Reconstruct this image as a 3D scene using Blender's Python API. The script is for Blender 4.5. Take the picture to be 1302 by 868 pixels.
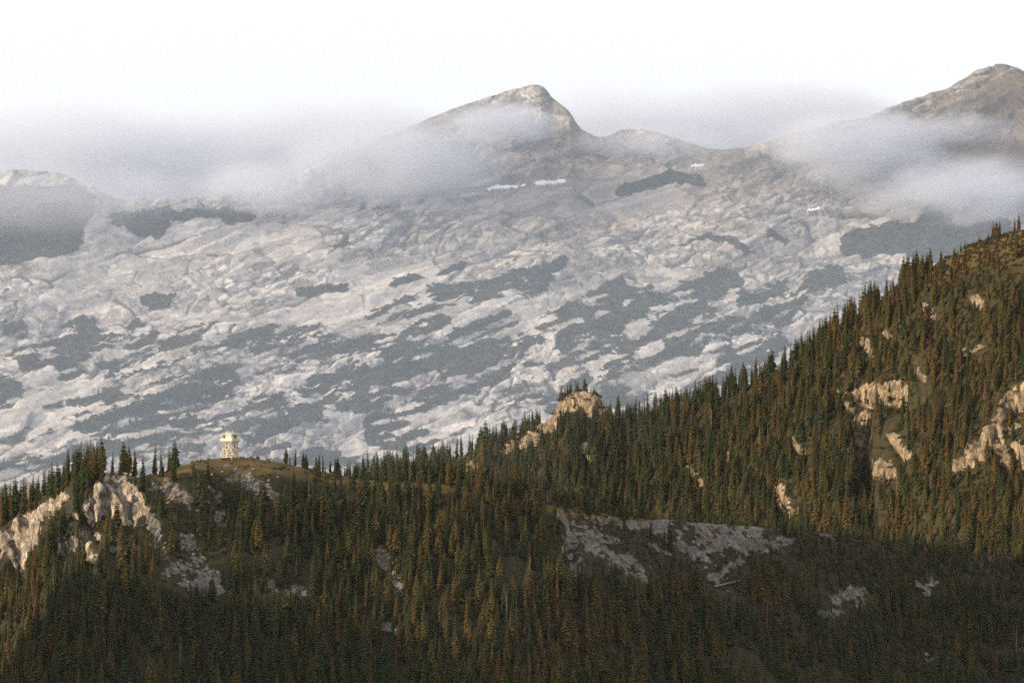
import bpy, math, random
import numpy as np
from mathutils import Vector, Matrix

for o in list(bpy.data.objects):
    bpy.data.objects.remove(o)
SC = bpy.context.scene
COL = SC.collection

# ------------------------------------------------------------------ camera
F, CX, HY = 6510.0, 651.0, 540.0          # focal length in photo pixels, image centre column, horizon row
cam_d = bpy.data.cameras.new('camera')
cam_d.lens = 180.0
cam_d.sensor_width = 36.0
cam_d.clip_start = 1.0
cam_d.clip_end = 60000.0
cam = bpy.data.objects.new('camera', cam_d)
cam.location = (0, 0, 0)
cam.rotation_euler = (math.radians(90) + math.atan((HY - 434.0) / F), 0, 0)
COL.objects.link(cam)
SC.camera = cam

# ------------------------------------------------------------------ sky, sun, exposure
SUN_EL = math.radians(12.5)
SUN_H = Vector((-0.93, -0.37)).normalized()          # towards the sun, seen from above
SUN_DIR = Vector((SUN_H.x * math.cos(SUN_EL), SUN_H.y * math.cos(SUN_EL), math.sin(SUN_EL)))
world = bpy.data.worlds.new('World')
SC.world = world
world.use_nodes = True
wn = world.node_tree
for n in list(wn.nodes):
    wn.nodes.remove(n)
sky = wn.nodes.new('ShaderNodeTexSky')
sky.sky_type = 'NISHITA'
sky.sun_disc = False
sky.sun_elevation = SUN_EL
sky.sun_rotation = math.atan2(SUN_H.x, SUN_H.y)
sky.altitude = 1800.0
sky.air_density = 0.7
sky.dust_density = 2.0
sky.ozone_density = 1.0
bg = wn.nodes.new('ShaderNodeBackground')
bg.inputs['Strength'].default_value = 0.11
wo = wn.nodes.new('ShaderNodeOutputWorld')
veil = wn.nodes.new('ShaderNodeMix')                 # a thin even overcast over the whole sky
veil.data_type = 'RGBA'
veil.inputs['Factor'].default_value = 0.72
_rgba = [i for i in veil.inputs if i.type == 'RGBA']
_rgba[1].default_value = (5.75, 5.4, 5.15, 1.0)
wn.links.new(sky.outputs[0], _rgba[0])
wn.links.new([o for o in veil.outputs if o.type == 'RGBA'][0], bg.inputs['Color'])
wn.links.new(bg.outputs[0], wo.inputs['Surface'])

sun_d = bpy.data.lights.new('sun', 'SUN')
sun_d.energy = 3.2
sun_d.angle = math.radians(0.6)
sun_d.color = (1.0, 0.77, 0.50)
sun = bpy.data.objects.new('sun', sun_d)
sun.rotation_euler = SUN_DIR.to_track_quat('Z', 'Y').to_euler()
sun.location = (-500, 0, 900)
COL.objects.link(sun)

SC.view_settings.view_transform = 'Standard'
SC.view_settings.look = 'None'
SC.view_settings.exposure = 1.0
SC.view_settings.gamma = 1.0
SC.view_settings.use_curve_mapping = False
SC.render.engine = 'CYCLES'
SC.cycles.max_bounces = 5
SC.cycles.diffuse_bounces = 2
SC.cycles.glossy_bounces = 1
SC.cycles.transmission_bounces = 1
SC.cycles.volume_bounces = 2
SC.cycles.transparent_max_bounces = 8
SC.cycles.use_denoising = False
SC.cycles.volume_step_rate = 0.7
SC.cycles.volume_max_steps = 256
SC.cycles.caustics_reflective = False
SC.cycles.caustics_refractive = False

# ------------------------------------------------------------------ number tools
def _h(ix, iy, iz, seed):
    with np.errstate(over='ignore'):
        n = (ix.astype(np.int64) * 374761393 + iy.astype(np.int64) * 668265263 + iz.astype(np.int64) * 2147483647 + seed * 1274126177)
        n = n & 0xFFFFFFFF
        n = ((n ^ (n >> 13)) * 1274126177) & 0xFFFFFFFF
        n = ((n ^ (n >> 15)) * 2246822519) & 0xFFFFFFFF
        n = n ^ (n >> 16)
    return n.astype(np.float64) / 4294967295.0

def vnoise(x, y, z, seed=0):
    x0, y0, z0 = np.floor(x), np.floor(y), np.floor(z)
    fx, fy, fz = x - x0, y - y0, z - z0
    ux, uy, uz = [f * f * f * (f * (f * 6 - 15) + 10) for f in (fx, fy, fz)]
    r = 0
    for a in (0, 1):
        wx = ux if a else 1 - ux
        for b in (0, 1):
            wy = uy if b else 1 - uy
            for c in (0, 1):
                wz = uz if c else 1 - uz
                r = r + wx * wy * wz * _h(x0 + a, y0 + b, z0 + c, seed)
    return r * 2 - 1

def fbm(x, y, z, octaves=4, seed=0, gain=0.5, lac=2.03):
    r, a, n = 0, 1.0, 0.0
    for k in range(octaves):
        r = r + a * vnoise(x, y, z, seed + 17 * k)
        n += a
        a *= gain
        x, y, z = x * lac + 3.1, y * lac + 7.7, z * lac + 1.3
    return r / n

def worley(u, v, seed):
    iu, iv = np.floor(u), np.floor(v)
    zero = np.zeros_like(u)
    f1 = np.full_like(u, 9.0); f2 = np.full_like(u, 9.0)
    ru = zero.copy(); rv = zero.copy(); du = zero.copy(); dv = zero.copy()
    for a in (-1, 0, 1):
        for b in (-1, 0, 1):
            cu, cv = iu + a, iv + b
            px = cu + _h(cu, cv, zero, seed); py = cv + _h(cu, cv, zero, seed + 5)
            ex, ey = u - px, v - py
            d = np.sqrt(ex * ex + ey * ey)
            near = d < f1
            f2 = np.where(near, f1, np.minimum(f2, d))
            f1 = np.where(near, d, f1)
            ru = np.where(near, _h(cu, cv, zero, seed + 9), ru)
            rv = np.where(near, _h(cu, cv, zero, seed + 13), rv)
            du = np.where(near, ex, du); dv = np.where(near, ey, dv)
    return f1, f2, ru, rv, du, dv

def sstep(a, b, x):
    t = np.clip((x - a) / (b - a), 0, 1)
    return t * t * (3 - 2 * t)

def pix(x, y, z):
    return CX + F * x / y, HY - F * z / y

def capsules(px, py, caps, soft=0.5):
    """0..1 where a point lies inside one of the strokes (x0, y0, x1, y1, half width)."""
    m = np.zeros_like(px)
    for (x0, y0, x1, y1, w) in caps:
        box = (px > min(x0, x1) - 2 * w) & (px < max(x0, x1) + 2 * w) & (py > min(y0, y1) - 2 * w) & (py < max(y0, y1) + 2 * w)
        if not box.any():
            continue
        qx, qy = px[box], py[box]
        dx, dy = x1 - x0, y1 - y0
        L = dx * dx + dy * dy
        t = np.clip(((qx - x0) * dx + (qy - y0) * dy) / L, 0, 1) if L > 0 else 0.0
        d = np.hypot(qx - x0 - t * dx, qy - y0 - t * dy)
        m[box] = np.maximum(m[box], np.clip((1 - d / w) / soft + 0.5, 0, 1))
    return m

def chain(*pts, w=8):
    return [(pts[i][0], pts[i][1], pts[i + 1][0], pts[i + 1][1], w) for i in range(len(pts) - 1)]

def interp(x, table):
    return np.interp(x, [p[0] for p in table], [p[1] for p in table])

def spaced(*segs):
    out = []
    for a, b, st in segs:
        n = max(1, int(round((b - a) / st)))
        out += list(np.linspace(a, b, n, endpoint=False))
    out.append(segs[-1][1])
    return np.array(out)

# ------------------------------------------------------------------ materials
def material(name):
    m = bpy.data.materials.new(name)
    m.use_nodes = True
    nt = m.node_tree
    for n in list(nt.nodes):
        nt.nodes.remove(n)
    return m, nt

class NB:
    def __init__(s, nt): s.nt = nt
    def n(s, kind, **kw):
        x = s.nt.nodes.new('ShaderNode' + kind)
        for k, v in kw.items(): setattr(x, k, v)
        return x
    def link(s, a, b): s.nt.links.new(a, b)
    def attr(s, name): return s.n('Attribute', attribute_name=name).outputs['Fac']
    def noise(s, vec, scale, detail=4, rough=0.55):
        x = s.n('TexNoise'); x.inputs['Scale'].default_value = scale
        x.inputs['Detail'].default_value = detail; x.inputs['Roughness'].default_value = rough
        s.link(vec, x.inputs['Vector']); return x.outputs['Fac']
    def math(s, op, a, b=None, c=None, clamp=False):
        x = s.n('Math', operation=op, use_clamp=clamp)
        for i, v in enumerate((a, b, c)):
            if v is None: continue
            if isinstance(v, (int, float)): x.inputs[i].default_value = v
            else: s.link(v, x.inputs[i])
        return x.outputs[0]
    def ramp(s, f, lo, hi):
        x = s.n('MapRange'); x.inputs['From Min'].default_value = lo; x.inputs['From Max'].default_value = hi
        s.link(f, x.inputs['Value']); return x.outputs[0]
    def mix(s, f, a, b):
        x = s.n('Mix', data_type='RGBA')
        if isinstance(f, (int, float)): x.inputs['Factor'].default_value = f
        else: s.link(f, x.inputs['Factor'])
        for key, v in (('A', a), ('B', b)):
            sock = [i for i in x.inputs if i.name == key and i.type == 'RGBA'][0]
            if isinstance(v, tuple): sock.default_value = (*v, 1)
            else: s.link(v, sock)
        return [o for o in x.outputs if o.type == 'RGBA'][0]
    def out(s, color, rough=0.9, bump=None, strength=0.5, dist=1.0, spec=0.15, trans=None):
        b = s.n('BsdfPrincipled')
        b.inputs['Roughness'].default_value = rough
        b.inputs['Specular IOR Level'].default_value = spec
        if isinstance(color, tuple): b.inputs['Base Color'].default_value = (*color, 1)
        else: s.link(color, b.inputs['Base Color'])
        if bump is not None:
            bn = s.n('Bump'); bn.inputs['Strength'].default_value = strength; bn.inputs['Distance'].default_value = dist
            s.link(bump, bn.inputs['Height']); s.link(bn.outputs[0], b.inputs['Normal'])
        o = s.n('OutputMaterial')
        sh = b.outputs[0]
        if trans is not None:
            t = s.n('BsdfTranslucent')
            if isinstance(color, tuple): t.inputs['Color'].default_value = (*color, 1)
            else: s.link(color, t.inputs['Color'])
            mx = s.n('MixShader'); mx.inputs[0].default_value = trans
            s.link(sh, mx.inputs[1]); s.link(t.outputs[0], mx.inputs[2]); sh = mx.outputs[0]
        s.link(sh, o.inputs['Surface'])

def hill_material(name, rock_lo, rock_hi, soil_lo, soil_hi, grass):
    m, nt = material(name); b = NB(nt)
    pos = b.n('NewGeometry').outputs['Position']
    st = b.n('Mapping'); b.link(pos, st.inputs['Vector']); st.inputs['Scale'].default_value = (1, 1, 0.45)
    n1 = b.noise(st.outputs[0], 0.35, 6, 0.65); n2 = b.noise(pos, 0.09, 4); n3 = b.noise(pos, 1.6, 4, 0.7)
    rock = b.mix(b.ramp(n1, 0.38, 0.62), rock_lo, rock_hi)
    vr = b.n('TexVoronoi', feature='DISTANCE_TO_EDGE'); vr.inputs['Scale'].default_value = 0.42; b.link(st.outputs[0], vr.inputs['Vector'])
    rock = b.mix(b.math('MULTIPLY', b.math('SUBTRACT', 1.0, b.ramp(vr.outputs['Distance'], 0.02, 0.10)), 0.7), rock, (0.06, 0.052, 0.042))
    rock = b.mix(b.math('MULTIPLY', b.ramp(n2, 0.5, 0.7), 0.45), rock, (0.22, 0.165, 0.105))
    rock = b.mix(b.attr('scree'), rock, b.mix(b.ramp(b.noise(pos, 0.8, 5, 0.8), 0.40, 0.64), b.mix(b.ramp(n2, 0.40, 0.60), (0.040, 0.038, 0.030), (0.095, 0.088, 0.080)), b.mix(b.ramp(n1, 0.4, 0.6), (0.12, 0.108, 0.096), (0.29, 0.262, 0.232))))
    soil = b.mix(b.ramp(n3, 0.35, 0.65), soil_lo, soil_hi)
    heath = b.noise(pos, 0.24, 5, 0.7)
    soil = b.mix(b.math('MULTIPLY', b.ramp(heath, 0.50, 0.60), 0.85), soil, (0.015, 0.021, 0.009))
    soil = b.mix(b.math('MULTIPLY', b.ramp(heath, 0.44, 0.36), 0.6), soil, (0.085, 0.052, 0.022))
    gr = b.mix(b.ramp(n1, 0.35, 0.62), grass, (0.13, 0.085, 0.035))
    soil = b.mix(b.attr('meadow'), soil, gr)
    edge = b.math('ADD', b.attr('rock'), b.math('MULTIPLY', b.math('SUBTRACT', n1, 0.5), 1.7))
    col = b.mix(b.ramp(edge, 0.42, 0.56), soil, rock)
    b.out(col, 0.92, n1, 0.8, 1.2)
    return m

def granite_material():
    m, nt = material('mountain_granite'); b = NB(nt)
    pos = b.n('NewGeometry').outputs['Position']
    mp = b.n('Mapping'); b.link(pos, mp.inputs['Vector'])
    mp.inputs['Rotation'].default_value = (0, math.radians(24), 0)
    mp.inputs['Scale'].default_value = (0.3, 0.6, 1.0)
    n1 = b.noise(mp.outputs[0], 0.11, 6, 0.68)
    n2 = b.noise(pos, 0.012, 4)
    n3 = b.noise(pos, 0.35, 5, 0.7)
    tone = b.attr('tone')
    g = b.mix(tone, (0.12, 0.118, 0.118), (0.68, 0.66, 0.645))
    g = b.mix(b.math('MULTIPLY', b.ramp(n1, 0.47, 0.68), 0.6), g, (0.20, 0.185, 0.17))
    g = b.mix(b.math('MULTIPLY', b.ramp(n3, 0.52, 0.75), 0.55), g, (0.74, 0.72, 0.70))
    g = b.mix(b.math('MULTIPLY', b.attr('brown'), b.ramp(n2, 0.3, 0.55)), g, (0.15, 0.118, 0.088))
    g = b.mix(b.attr('crack'), g, (0.075, 0.075, 0.06))
    veg = b.mix(b.ramp(n3, 0.38, 0.64), (0.016, 0.022, 0.011), (0.072, 0.074, 0.042))
    e = b.math('ADD', b.attr('veg'), b.math('MULTIPLY', b.math('SUBTRACT', n1, 0.5), 0.9))
    col = b.mix(b.ramp(e, 0.42, 0.56), g, veg)
    b.out(col, 0.9, b.math('ADD', b.math('MULTIPLY', n1, 0.6), b.math('MULTIPLY', n3, 0.3)), 0.7, 3.0)
    return m

def noisy(name, lo, hi, scale, rough=0.85, trans=None, per_object=None, stretch=(1, 1, 1)):
    m, nt = material(name); b = NB(nt)
    tc = b.n('TexCoord').outputs['Object']
    mp = b.n('Mapping'); b.link(tc, mp.inputs['Vector']); mp.inputs['Scale'].default_value = stretch
    n1 = b.noise(mp.outputs[0], scale, 4, 0.6)
    col = b.mix(b.ramp(n1, 0.3, 0.7), lo, hi)
    if per_object:
        r = b.n('ObjectInfo').outputs['Random']
        col = b.mix(b.math('MULTIPLY', r, 0.85), col, per_object)
    b.out(col, rough, n1, 0.3, 0.05, trans=trans)
    return m

M_HILL = hill_material('hill_ground', (0.13, 0.115, 0.10), (0.46, 0.40, 0.335), (0.020, 0.019, 0.011), (0.050, 0.042, 0.022), (0.085, 0.075, 0.022))
M_RIDGE = hill_material('ridge_ground', (0.085, 0.068, 0.048), (0.36, 0.285, 0.20), (0.022, 0.021, 0.011), (0.055, 0.047, 0.022), (0.075, 0.065, 0.020))
M_MOUNT = granite_material()
M_NEEDLE = [
    noisy('needles_dark_green', (0.016, 0.029, 0.013), (0.038, 0.056, 0.020), 14, 0.8, 0.22, (0.060, 0.064, 0.018)),
    noisy('needles_olive', (0.055, 0.052, 0.016), (0.110, 0.090, 0.026), 14, 0.8, 0.25, (0.13, 0.085, 0.024)),
    noisy('needles_rust', (0.085, 0.052, 0.020), (0.150, 0.085, 0.030), 14, 0.8, 0.25, (0.10, 0.075, 0.035))]
M_BARK = noisy('bark', (0.055, 0.042, 0.032), (0.13, 0.105, 0.085), 30, 0.9, stretch=(1, 1, 0.2))
M_SNAG = noisy('weathered_wood', (0.15, 0.13, 0.115), (0.30, 0.27, 0.24), 30, 0.9, stretch=(1, 1, 0.15))
M_SHRUB = noisy('shrub_leaves', (0.025, 0.028, 0.011), (0.060, 0.055, 0.020), 3, 0.85, 0.2, (0.075, 0.048, 0.019))
M_SNOW = noisy('old_snow', (0.78, 0.79, 0.80), (0.88, 0.88, 0.88), 0.3, 0.6)
M_CREAM = noisy('cream_painted_boards', (0.60, 0.55, 0.44), (0.74, 0.69, 0.57), 6, 0.6, stretch=(1, 1, 6))
M_TIMBER = noisy('pinkish_weathered_timber', (0.44, 0.37, 0.30), (0.62, 0.54, 0.46), 8, 0.8, stretch=(1, 1, 0.2))
M_DECK = noisy('grey_planks', (0.24, 0.21, 0.18), (0.38, 0.33, 0.28), 8, 0.85)
M_ROOF = noisy('pale_shingles', (0.45, 0.40, 0.33), (0.60, 0.54, 0.45), 10, 0.7)
M_METAL = noisy('dull_metal', (0.28, 0.28, 0.28), (0.38, 0.37, 0.36), 10, 0.45)
M_GLASS = noisy('dark_window_glass', (0.03, 0.035, 0.04), (0.05, 0.055, 0.06), 2, 0.12)
M_VALLEY = hill_material('valley_forest_floor', (0.1, 0.1, 0.08), (0.2, 0.18, 0.15), (0.030, 0.036, 0.018), (0.055, 0.055, 0.026), (0.08, 0.07, 0.02))

# ------------------------------------------------------------------ mesh tools
def new_mesh(name, verts, faces, mat, smooth=False, attrs=None):
    me = bpy.data.meshes.new(name)
    verts = np.asarray(verts, dtype=np.float32)
    if isinstance(faces, np.ndarray):
        nf, k = faces.shape
        me.vertices.add(len(verts)); me.vertices.foreach_set('co', verts.ravel())
        me.loops.add(nf * k); me.loops.foreach_set('vertex_index', faces.astype(np.int32).ravel())
        me.polygons.add(nf); me.polygons.foreach_set('loop_start', np.arange(0, nf * k, k, dtype=np.int32))
        me.update(calc_edges=True)
    else:
        me.from_pydata([tuple(v) for v in verts.tolist()], [], faces)
    if smooth:
        me.polygons.foreach_set('use_smooth', np.ones(len(me.polygons), dtype=bool))
    for k, v in (attrs or {}).items():
        a = me.attributes.new(k, 'FLOAT', 'POINT')
        a.data.foreach_set('value', np.asarray(v, dtype=np.float32).ravel())
    if mat is not None:
        me.materials.append(mat)
    me.update()
    return me

def link(name, me, parent=None, loc=None, rotz=None):
    o = bpy.data.objects.new(name, me)
    COL.objects.link(o)
    o.parent = parent
    if loc is not None: o.location = loc
    if rotz is not None: o.rotation_euler = (0, 0, rotz)
    return o

def tag(o, label, cat=None, group=None, kind=None):
    o['label'] = label
    if cat: o['category'] = cat
    if group: o['group'] = group
    if kind: o['kind'] = kind
    return o

def grid_faces(R, C):
    i = np.arange(R - 1)[:, None] * C + np.arange(C - 1)[None, :]
    i = i.ravel()
    return np.stack([i, i + 1, i + C + 1, i + C], axis=1)

def normals(P):
    du = np.gradient(P, axis=1); dv = np.gradient(P, axis=0)
    n = np.cross(du, dv)
    n /= np.linalg.norm(n, axis=2, keepdims=True) + 1e-9
    n[n[..., 2] < 0] *= -1
    return n

def march(xc, ss, Yp, off, zc, slope, g_len, r_crest, back_slope, zmin=-275.0, s_ref=0.6, relax=0.0, plane=None):
    """A hillside built column by column from its crest down towards the camera (s > 0, metres along the surface) and down its back (s < 0)."""
    R, C = len(ss), len(xc)
    P = np.zeros((R, C, 3)); T = np.zeros((R, C))
    k0 = int(np.searchsorted(ss, 0.0))
    def ypos(t):
        return Yp + off * (1 - sstep(g_len * 0.35, g_len, t)) - t
    z = zc.copy(); t = np.zeros(C)
    for k in range(k0, R):
        if k > k0:
            ds = ss[k] - ss[k - 1]
            px, py = pix(xc, ypos(t), z)
            ref = zc - s_ref * (np.sqrt(t * t + r_crest * r_crest) - r_crest)
            if plane: ref = plane[0] - plane[2] * (plane[1] - ypos(t))
            g = np.maximum(slope(px, py, t) + np.clip((z - ref) * relax, -0.5, 0.5), 0.15) * (t + 0.5) / np.sqrt((t + 0.5) ** 2 + r_crest * r_crest)
            q = ds / np.sqrt(1 + g * g)
            t = t + q
            z = np.maximum(z - g * q, zmin)
        P[k, :, 0], P[k, :, 1], P[k, :, 2] = xc, ypos(t), z
        T[k] = t
    for k in range(k0):
        tb = ss[k]
        P[k, :, 0], P[k, :, 1] = xc, ypos(t * 0) - tb
        P[k, :, 2] = np.maximum(zc - back_slope * (np.sqrt(tb * tb + r_crest * r_crest) - r_crest), zmin)
        T[k] = tb
    return P, T

def smooth1(x, y, width):
    """Round off the corners of a crest table: running mean over +-width metres."""
    q = np.linspace(-1, 1, 15) * width
    return np.mean([np.interp(x + d, x, y) for d in q], axis=0)

# ------------------------------------------------------------------ the far granite mountain
C_CREST = [(-1500, 300), (-700, 250), (-150, 225), (0, 216), (40, 217), (80, 222), (100, 237), (150, 252), (230, 252), (280, 247), (340, 240), (400, 214), (420, 200), (480, 175),
           (560, 145), (610, 128), (650, 113), (680, 109), (692, 112), (700, 124), (725, 142), (735, 160), (760, 174), (800, 165), (840, 167), (870, 178), (900, 190),
           (940, 187), (1000, 175), (1060, 157), (1110, 140), (1150, 125), (1200, 108), (1230, 92), (1258, 83), (1280, 88), (1295, 100), (1330, 122), (1450, 170), (2000, 230), (2800, 320)]
C_DEPTH = [(-1500, 5200), (0, 5080), (150, 5150), (300, 5200), (450, 5240), (680, 5260), (735, 5330), (800, 5300), (900, 5330), (1050, 5330), (1150, 5420), (1258, 5460), (1400, 5400), (2800, 5300)]
C_VEG = (chain((8, 408), (25, 415), w=9) + chain((40, 445), (105, 411), w=17) + chain((30, 450), (90, 456), w=15) + chain((100, 441), (175, 408), w=12)
         + chain((165, 431), (195, 422), w=8) + chain((210, 430), (265, 412), w=9) + chain((250, 445), (330, 426), w=7) + chain((-20, 490), (12, 490), w=18)
         + chain((205, 462), (228, 455), w=7) + chain((160, 470), (195, 468), w=5) + chain((140, 505), (200, 502), (290, 486), w=12) + chain((240, 512), (285, 490), w=19)
         + chain((60, 515), (130, 505), w=4) + chain((105, 542), (190, 536), w=14) + chain((130, 562), (240, 541), w=8) + chain((185, 377), (215, 372), w=5)
         + chain((250, 386), (262, 384), w=3) + chain((-40, 600), (100, 582), (250, 577), w=10)
         + chain((300, 432), (345, 416), (400, 421), w=10) + chain((330, 442), (400, 452), w=9) + chain((480, 409), (560, 383), w=12) + chain((560, 381), (690, 362), w=17)
         + chain((690, 352), (720, 340), w=6) + chain((380, 452), (500, 443), (560, 420), w=12) + chain((440, 472), (520, 456), (600, 430), w=10)
         + chain((310, 547), (360, 517), (450, 501), w=16) + chain((400, 491), (480, 485), (540, 461), (640, 440), w=11) + chain((320, 562), (400, 531), (440, 511), w=14)
         + chain((450, 521), (520, 501), w=8) + chain((500, 521), (560, 501), (640, 476), w=10) + chain((570, 482), (660, 456), w=13) + chain((480, 546), (540, 560), w=18)
         + chain((330, 576), (500, 582), w=9) + chain((600, 421), (650, 411), w=8) + chain((600, 476), (680, 431), (730, 401), (790, 371), w=12)
         + chain((720, 441), (790, 401), (850, 391), (880, 376), (925, 359), w=17) + chain((770, 452), (850, 402), w=22) + chain((800, 376), (825, 374), w=9) + chain((700, 471), (800, 456), w=9)
         + chain((820, 421), (900, 401), w=11) + chain((850, 441), (930, 421), w=6) + chain((660, 507), (740, 486), w=13) + chain((770, 491), (800, 521), w=13) + chain((600, 486), (630, 471), w=11)
         + chain((860, 511), (930, 481), w=8) + chain((850, 386), (905, 363), (935, 359), w=11) + chain((940, 386), (1000, 361), w=7) + chain((990, 406), (1020, 376), (1060, 356), w=15)
         + chain((960, 421), (1000, 401), w=10) + chain((1040, 353), (1060, 352), w=13) + chain((1080, 310), (1130, 301), (1175, 291), w=11) + chain((1100, 322), (1120, 316), w=7)
         + chain((1140, 312), (1200, 272), w=14) + chain((1180, 320), (1260, 300), w=25) + chain((870, 311), (905, 302), (950, 318), w=4) + chain((975, 300), (1000, 311), w=4) + chain((900, 431), (950, 421), w=6)
         + chain((850, 452), (930, 441), w=7) + chain((920, 467), (990, 441), w=12) + chain((790, 233), (830, 223), (850, 221), w=7) + chain((850, 217), (890, 226), w=7)
         + chain((-40, 260), (90, 262), w=26) + chain((-40, 310), (80, 300), w=24) + chain((150, 276), (200, 281), w=13) + chain((200, 266), (320, 270), w=6)
         + chain((700, 520), (900, 500), w=7) + chain((505, 365), (525, 355), w=5) + chain((560, 352), (590, 336), w=4) + chain((380, 365), (440, 362), w=6) + chain((420, 310), (440, 300), w=5))

xC = spaced((-2600, -800, 30), (-800, -520, 6), (-520, 520, 1.35), (520, 800, 6), (800, 2600, 30))
tC = spaced((-900, -60, 40), (-60, 0, 3), (0, 800, 1.7), (800, 1300, 20))
def crest_table(xc, depth_t, crest_t):
    Y = np.full(len(xc), 5200.0) if depth_t is C_DEPTH else np.full(len(xc), 2100.0)
    for _ in range(6):
        p = CX + F * xc / Y
        Y = interp(p, depth_t)
    return Y, p, (HY - interp(p, crest_t)) / F * Y
YC, pC, zC = crest_table(xC, C_DEPTH, C_CREST)
zC = smooth1(xC, zC / YC, 5); YC = 5180 + 1.3 * (smooth1(xC, zC * YC, 22) - 250); zC = zC * YC
zC = zC + 3.0 * fbm(xC / 40, xC * 0, xC * 0, 4, 71) + 0.9 * fbm(xC / 7, xC * 0, xC * 0, 3, 75)
rough_px = capsules  # alias kept short
def slope_C(px, py, t):
    s = np.full(len(px), 0.60)
    s = s + 0.35 * sstep(260, 190, py)
    s = s + 0.5 * capsules(px, py, [(690, 140, 730, 190, 16)], 1.5)
    s = s + 0.22 * vnoise(px / 300.0, py / 22.0 + px / 55.0, px * 0, 31)
    return np.maximum(s, 0.2)
PC, TC = march(xC, tC, YC, np.zeros(len(xC)), zC, slope_C, 1e6, 14.0, 0.45, relax=0.014, plane=(250.0, 5180.0, 0.66))
nC = normals(PC)
pxC, pyC = pix(PC[..., 0], PC[..., 1], PC[..., 2])
# slabs: cells drawn out along a line that climbs to the right, in metres on the rock face
u0 = PC[..., 0]; v0 = PC[..., 2] * 1.25
th = math.radians(21)
wu = 16 * fbm(u0 / 110, v0 / 110, u0 * 0, 3, 3) + 7 * fbm(u0 / 20, v0 / 14, u0 * 0 + 9, 3, 8); wv = 6 * fbm(u0 / 80, v0 / 80, u0 * 0 + 5, 3, 4) + 3.2 * fbm(u0 / 15, v0 / 11, u0 * 0, 3, 6)
a_ = (u0 * math.cos(th) + v0 * math.sin(th)) + wu; b_ = (-u0 * math.sin(th) + v0 * math.cos(th)) + wv
f1, f2, ra, rb, du, dv = worley(a_ / 90, b_ / 20, 101)
f1s, f2s, ra2, rb2, du2, dv2 = worley(a_ / 28 + 40, b_ / 7.0, 202)
f1t, f2t, ra3, rb3, du3, dv3 = worley(a_ / 9.0 + 9, b_ / 3.2, 303)
zn = fbm(u0 / 130, v0 / 60, u0 * 0 + 2, 3, 9)
frac = sstep(-0.42, 0.22, zn)                       # 0: broad smooth slabs, 1: shattered rock
e1 = np.clip(1.25 - (f2 - f1) / 0.055, 0, 1); e2 = np.clip(1.25 - (f2s - f1s) / 0.10, 0, 1); e3 = np.clip(1.2 - (f2t - f1t) / 0.20, 0, 1)
disp = (ra - 0.5) * 6.0 + du * (rb - 0.5) * 10 + dv * 4.0
disp += ((ra2 - 0.5) * 2.2 + dv2 * 0.8 + du2 * (rb2 - 0.5) * 4.0) * (0.35 + 0.65 * frac)
disp += ((ra3 - 0.5) * 1.5 + du3 * (rb3 - 0.5) * 1.5) * frac
disp -= 1.3 * e1 + 1.1 * e2 * (0.35 + 0.65 * frac)
disp += 5 * fbm(a_ / 110, b_ / 35, u0 * 0, 3, 15) + 15 * fbm(a_ / 260, b_ / 80, u0 * 0 + 6, 3, 19)
vis = sstep(-3.0, 14.0, tC)[:, None]
PC = PC + nC * (disp * vis)[..., None]
warpx = 13 * fbm(a_ / 22, b_ / 9, pxC * 0, 5, 41, 0.6); warpy = 8 * fbm(a_ / 22, b_ / 9, pxC * 0 + 8, 5, 43, 0.6)
veg = capsules(pxC + warpx, pyC + warpy, C_VEG, 0.6)
low = sstep(330, 470, pyC)
veg = np.clip(veg + low * 0.58 * sstep(0.0, 0.30, fbm(a_ / 45, b_ / 10, a_ * 0, 4, 47)) , 0, 1)
bare = sstep(0.04, 0.26, fbm(a_ / 26, b_ / 5, a_ * 0 + 3, 5, 51, 0.6))
veg = veg * (1 - 0.85 * bare * sstep(300, 420, pyC))
veg = np.where(pyC > 640, 0.8, veg)
crackn = sstep(-0.25, 0.2, fbm(u0 / 35, v0 / 20, u0 * 0, 3, 61))
crack = np.clip(e1 * (0.2 + 0.8 * crackn) + e2 * (0.35 + 0.65 * frac) * (0.25 + 0.75 * crackn) + e3 * 0.55 * frac * crackn, 0, 1)
tone = np.clip(0.42 + 0.50 * (ra2 - 0.5) + 0.40 * (rb - 0.5) + (0.25 + 0.5 * frac) * (rb3 - 0.5) - 0.10 * frac + 0.16 * sstep(300, 420, pyC), 0, 1)
talus = capsules(pxC + 2 * warpx, pyC + 2 * warpy, [(-60, 350, 160, 370, 45), (100, 300, 220, 350, 40), (880, 250, 1020, 270, 40)], 1.0)
tone = tone * (1 - talus * 0.5) + talus * 0.5 * (0.25 + 0.9 * (ra3 ** 4))
brown = np.clip(sstep(390, 230, pyC) * sstep(420, 720, pxC) * 0.55 + sstep(1080, 1180, pxC) * sstep(260, 200, pyC), 0, 1)
me = new_mesh('mountain', PC.reshape(-1, 3), grid_faces(*PC.shape[:2]), M_MOUNT, False,
              {'veg': veg, 'crack': crack, 'tone': tone, 'brown': brown})
tag(link('mountain', me), 'grey granite mountain of bare slabs behind the forested hills', kind='structure')

# snow patches lying on the granite
def surf_point(P, px, py, tmin_row=0):
    qx, qy = pix(P[tmin_row:, :, 0], P[tmin_row:, :, 1], P[tmin_row:, :, 2])
    k = np.argmin((qx - px) ** 2 + (qy - py) ** 2)
    return P[tmin_row:].reshape(-1, 3)[k]

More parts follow.
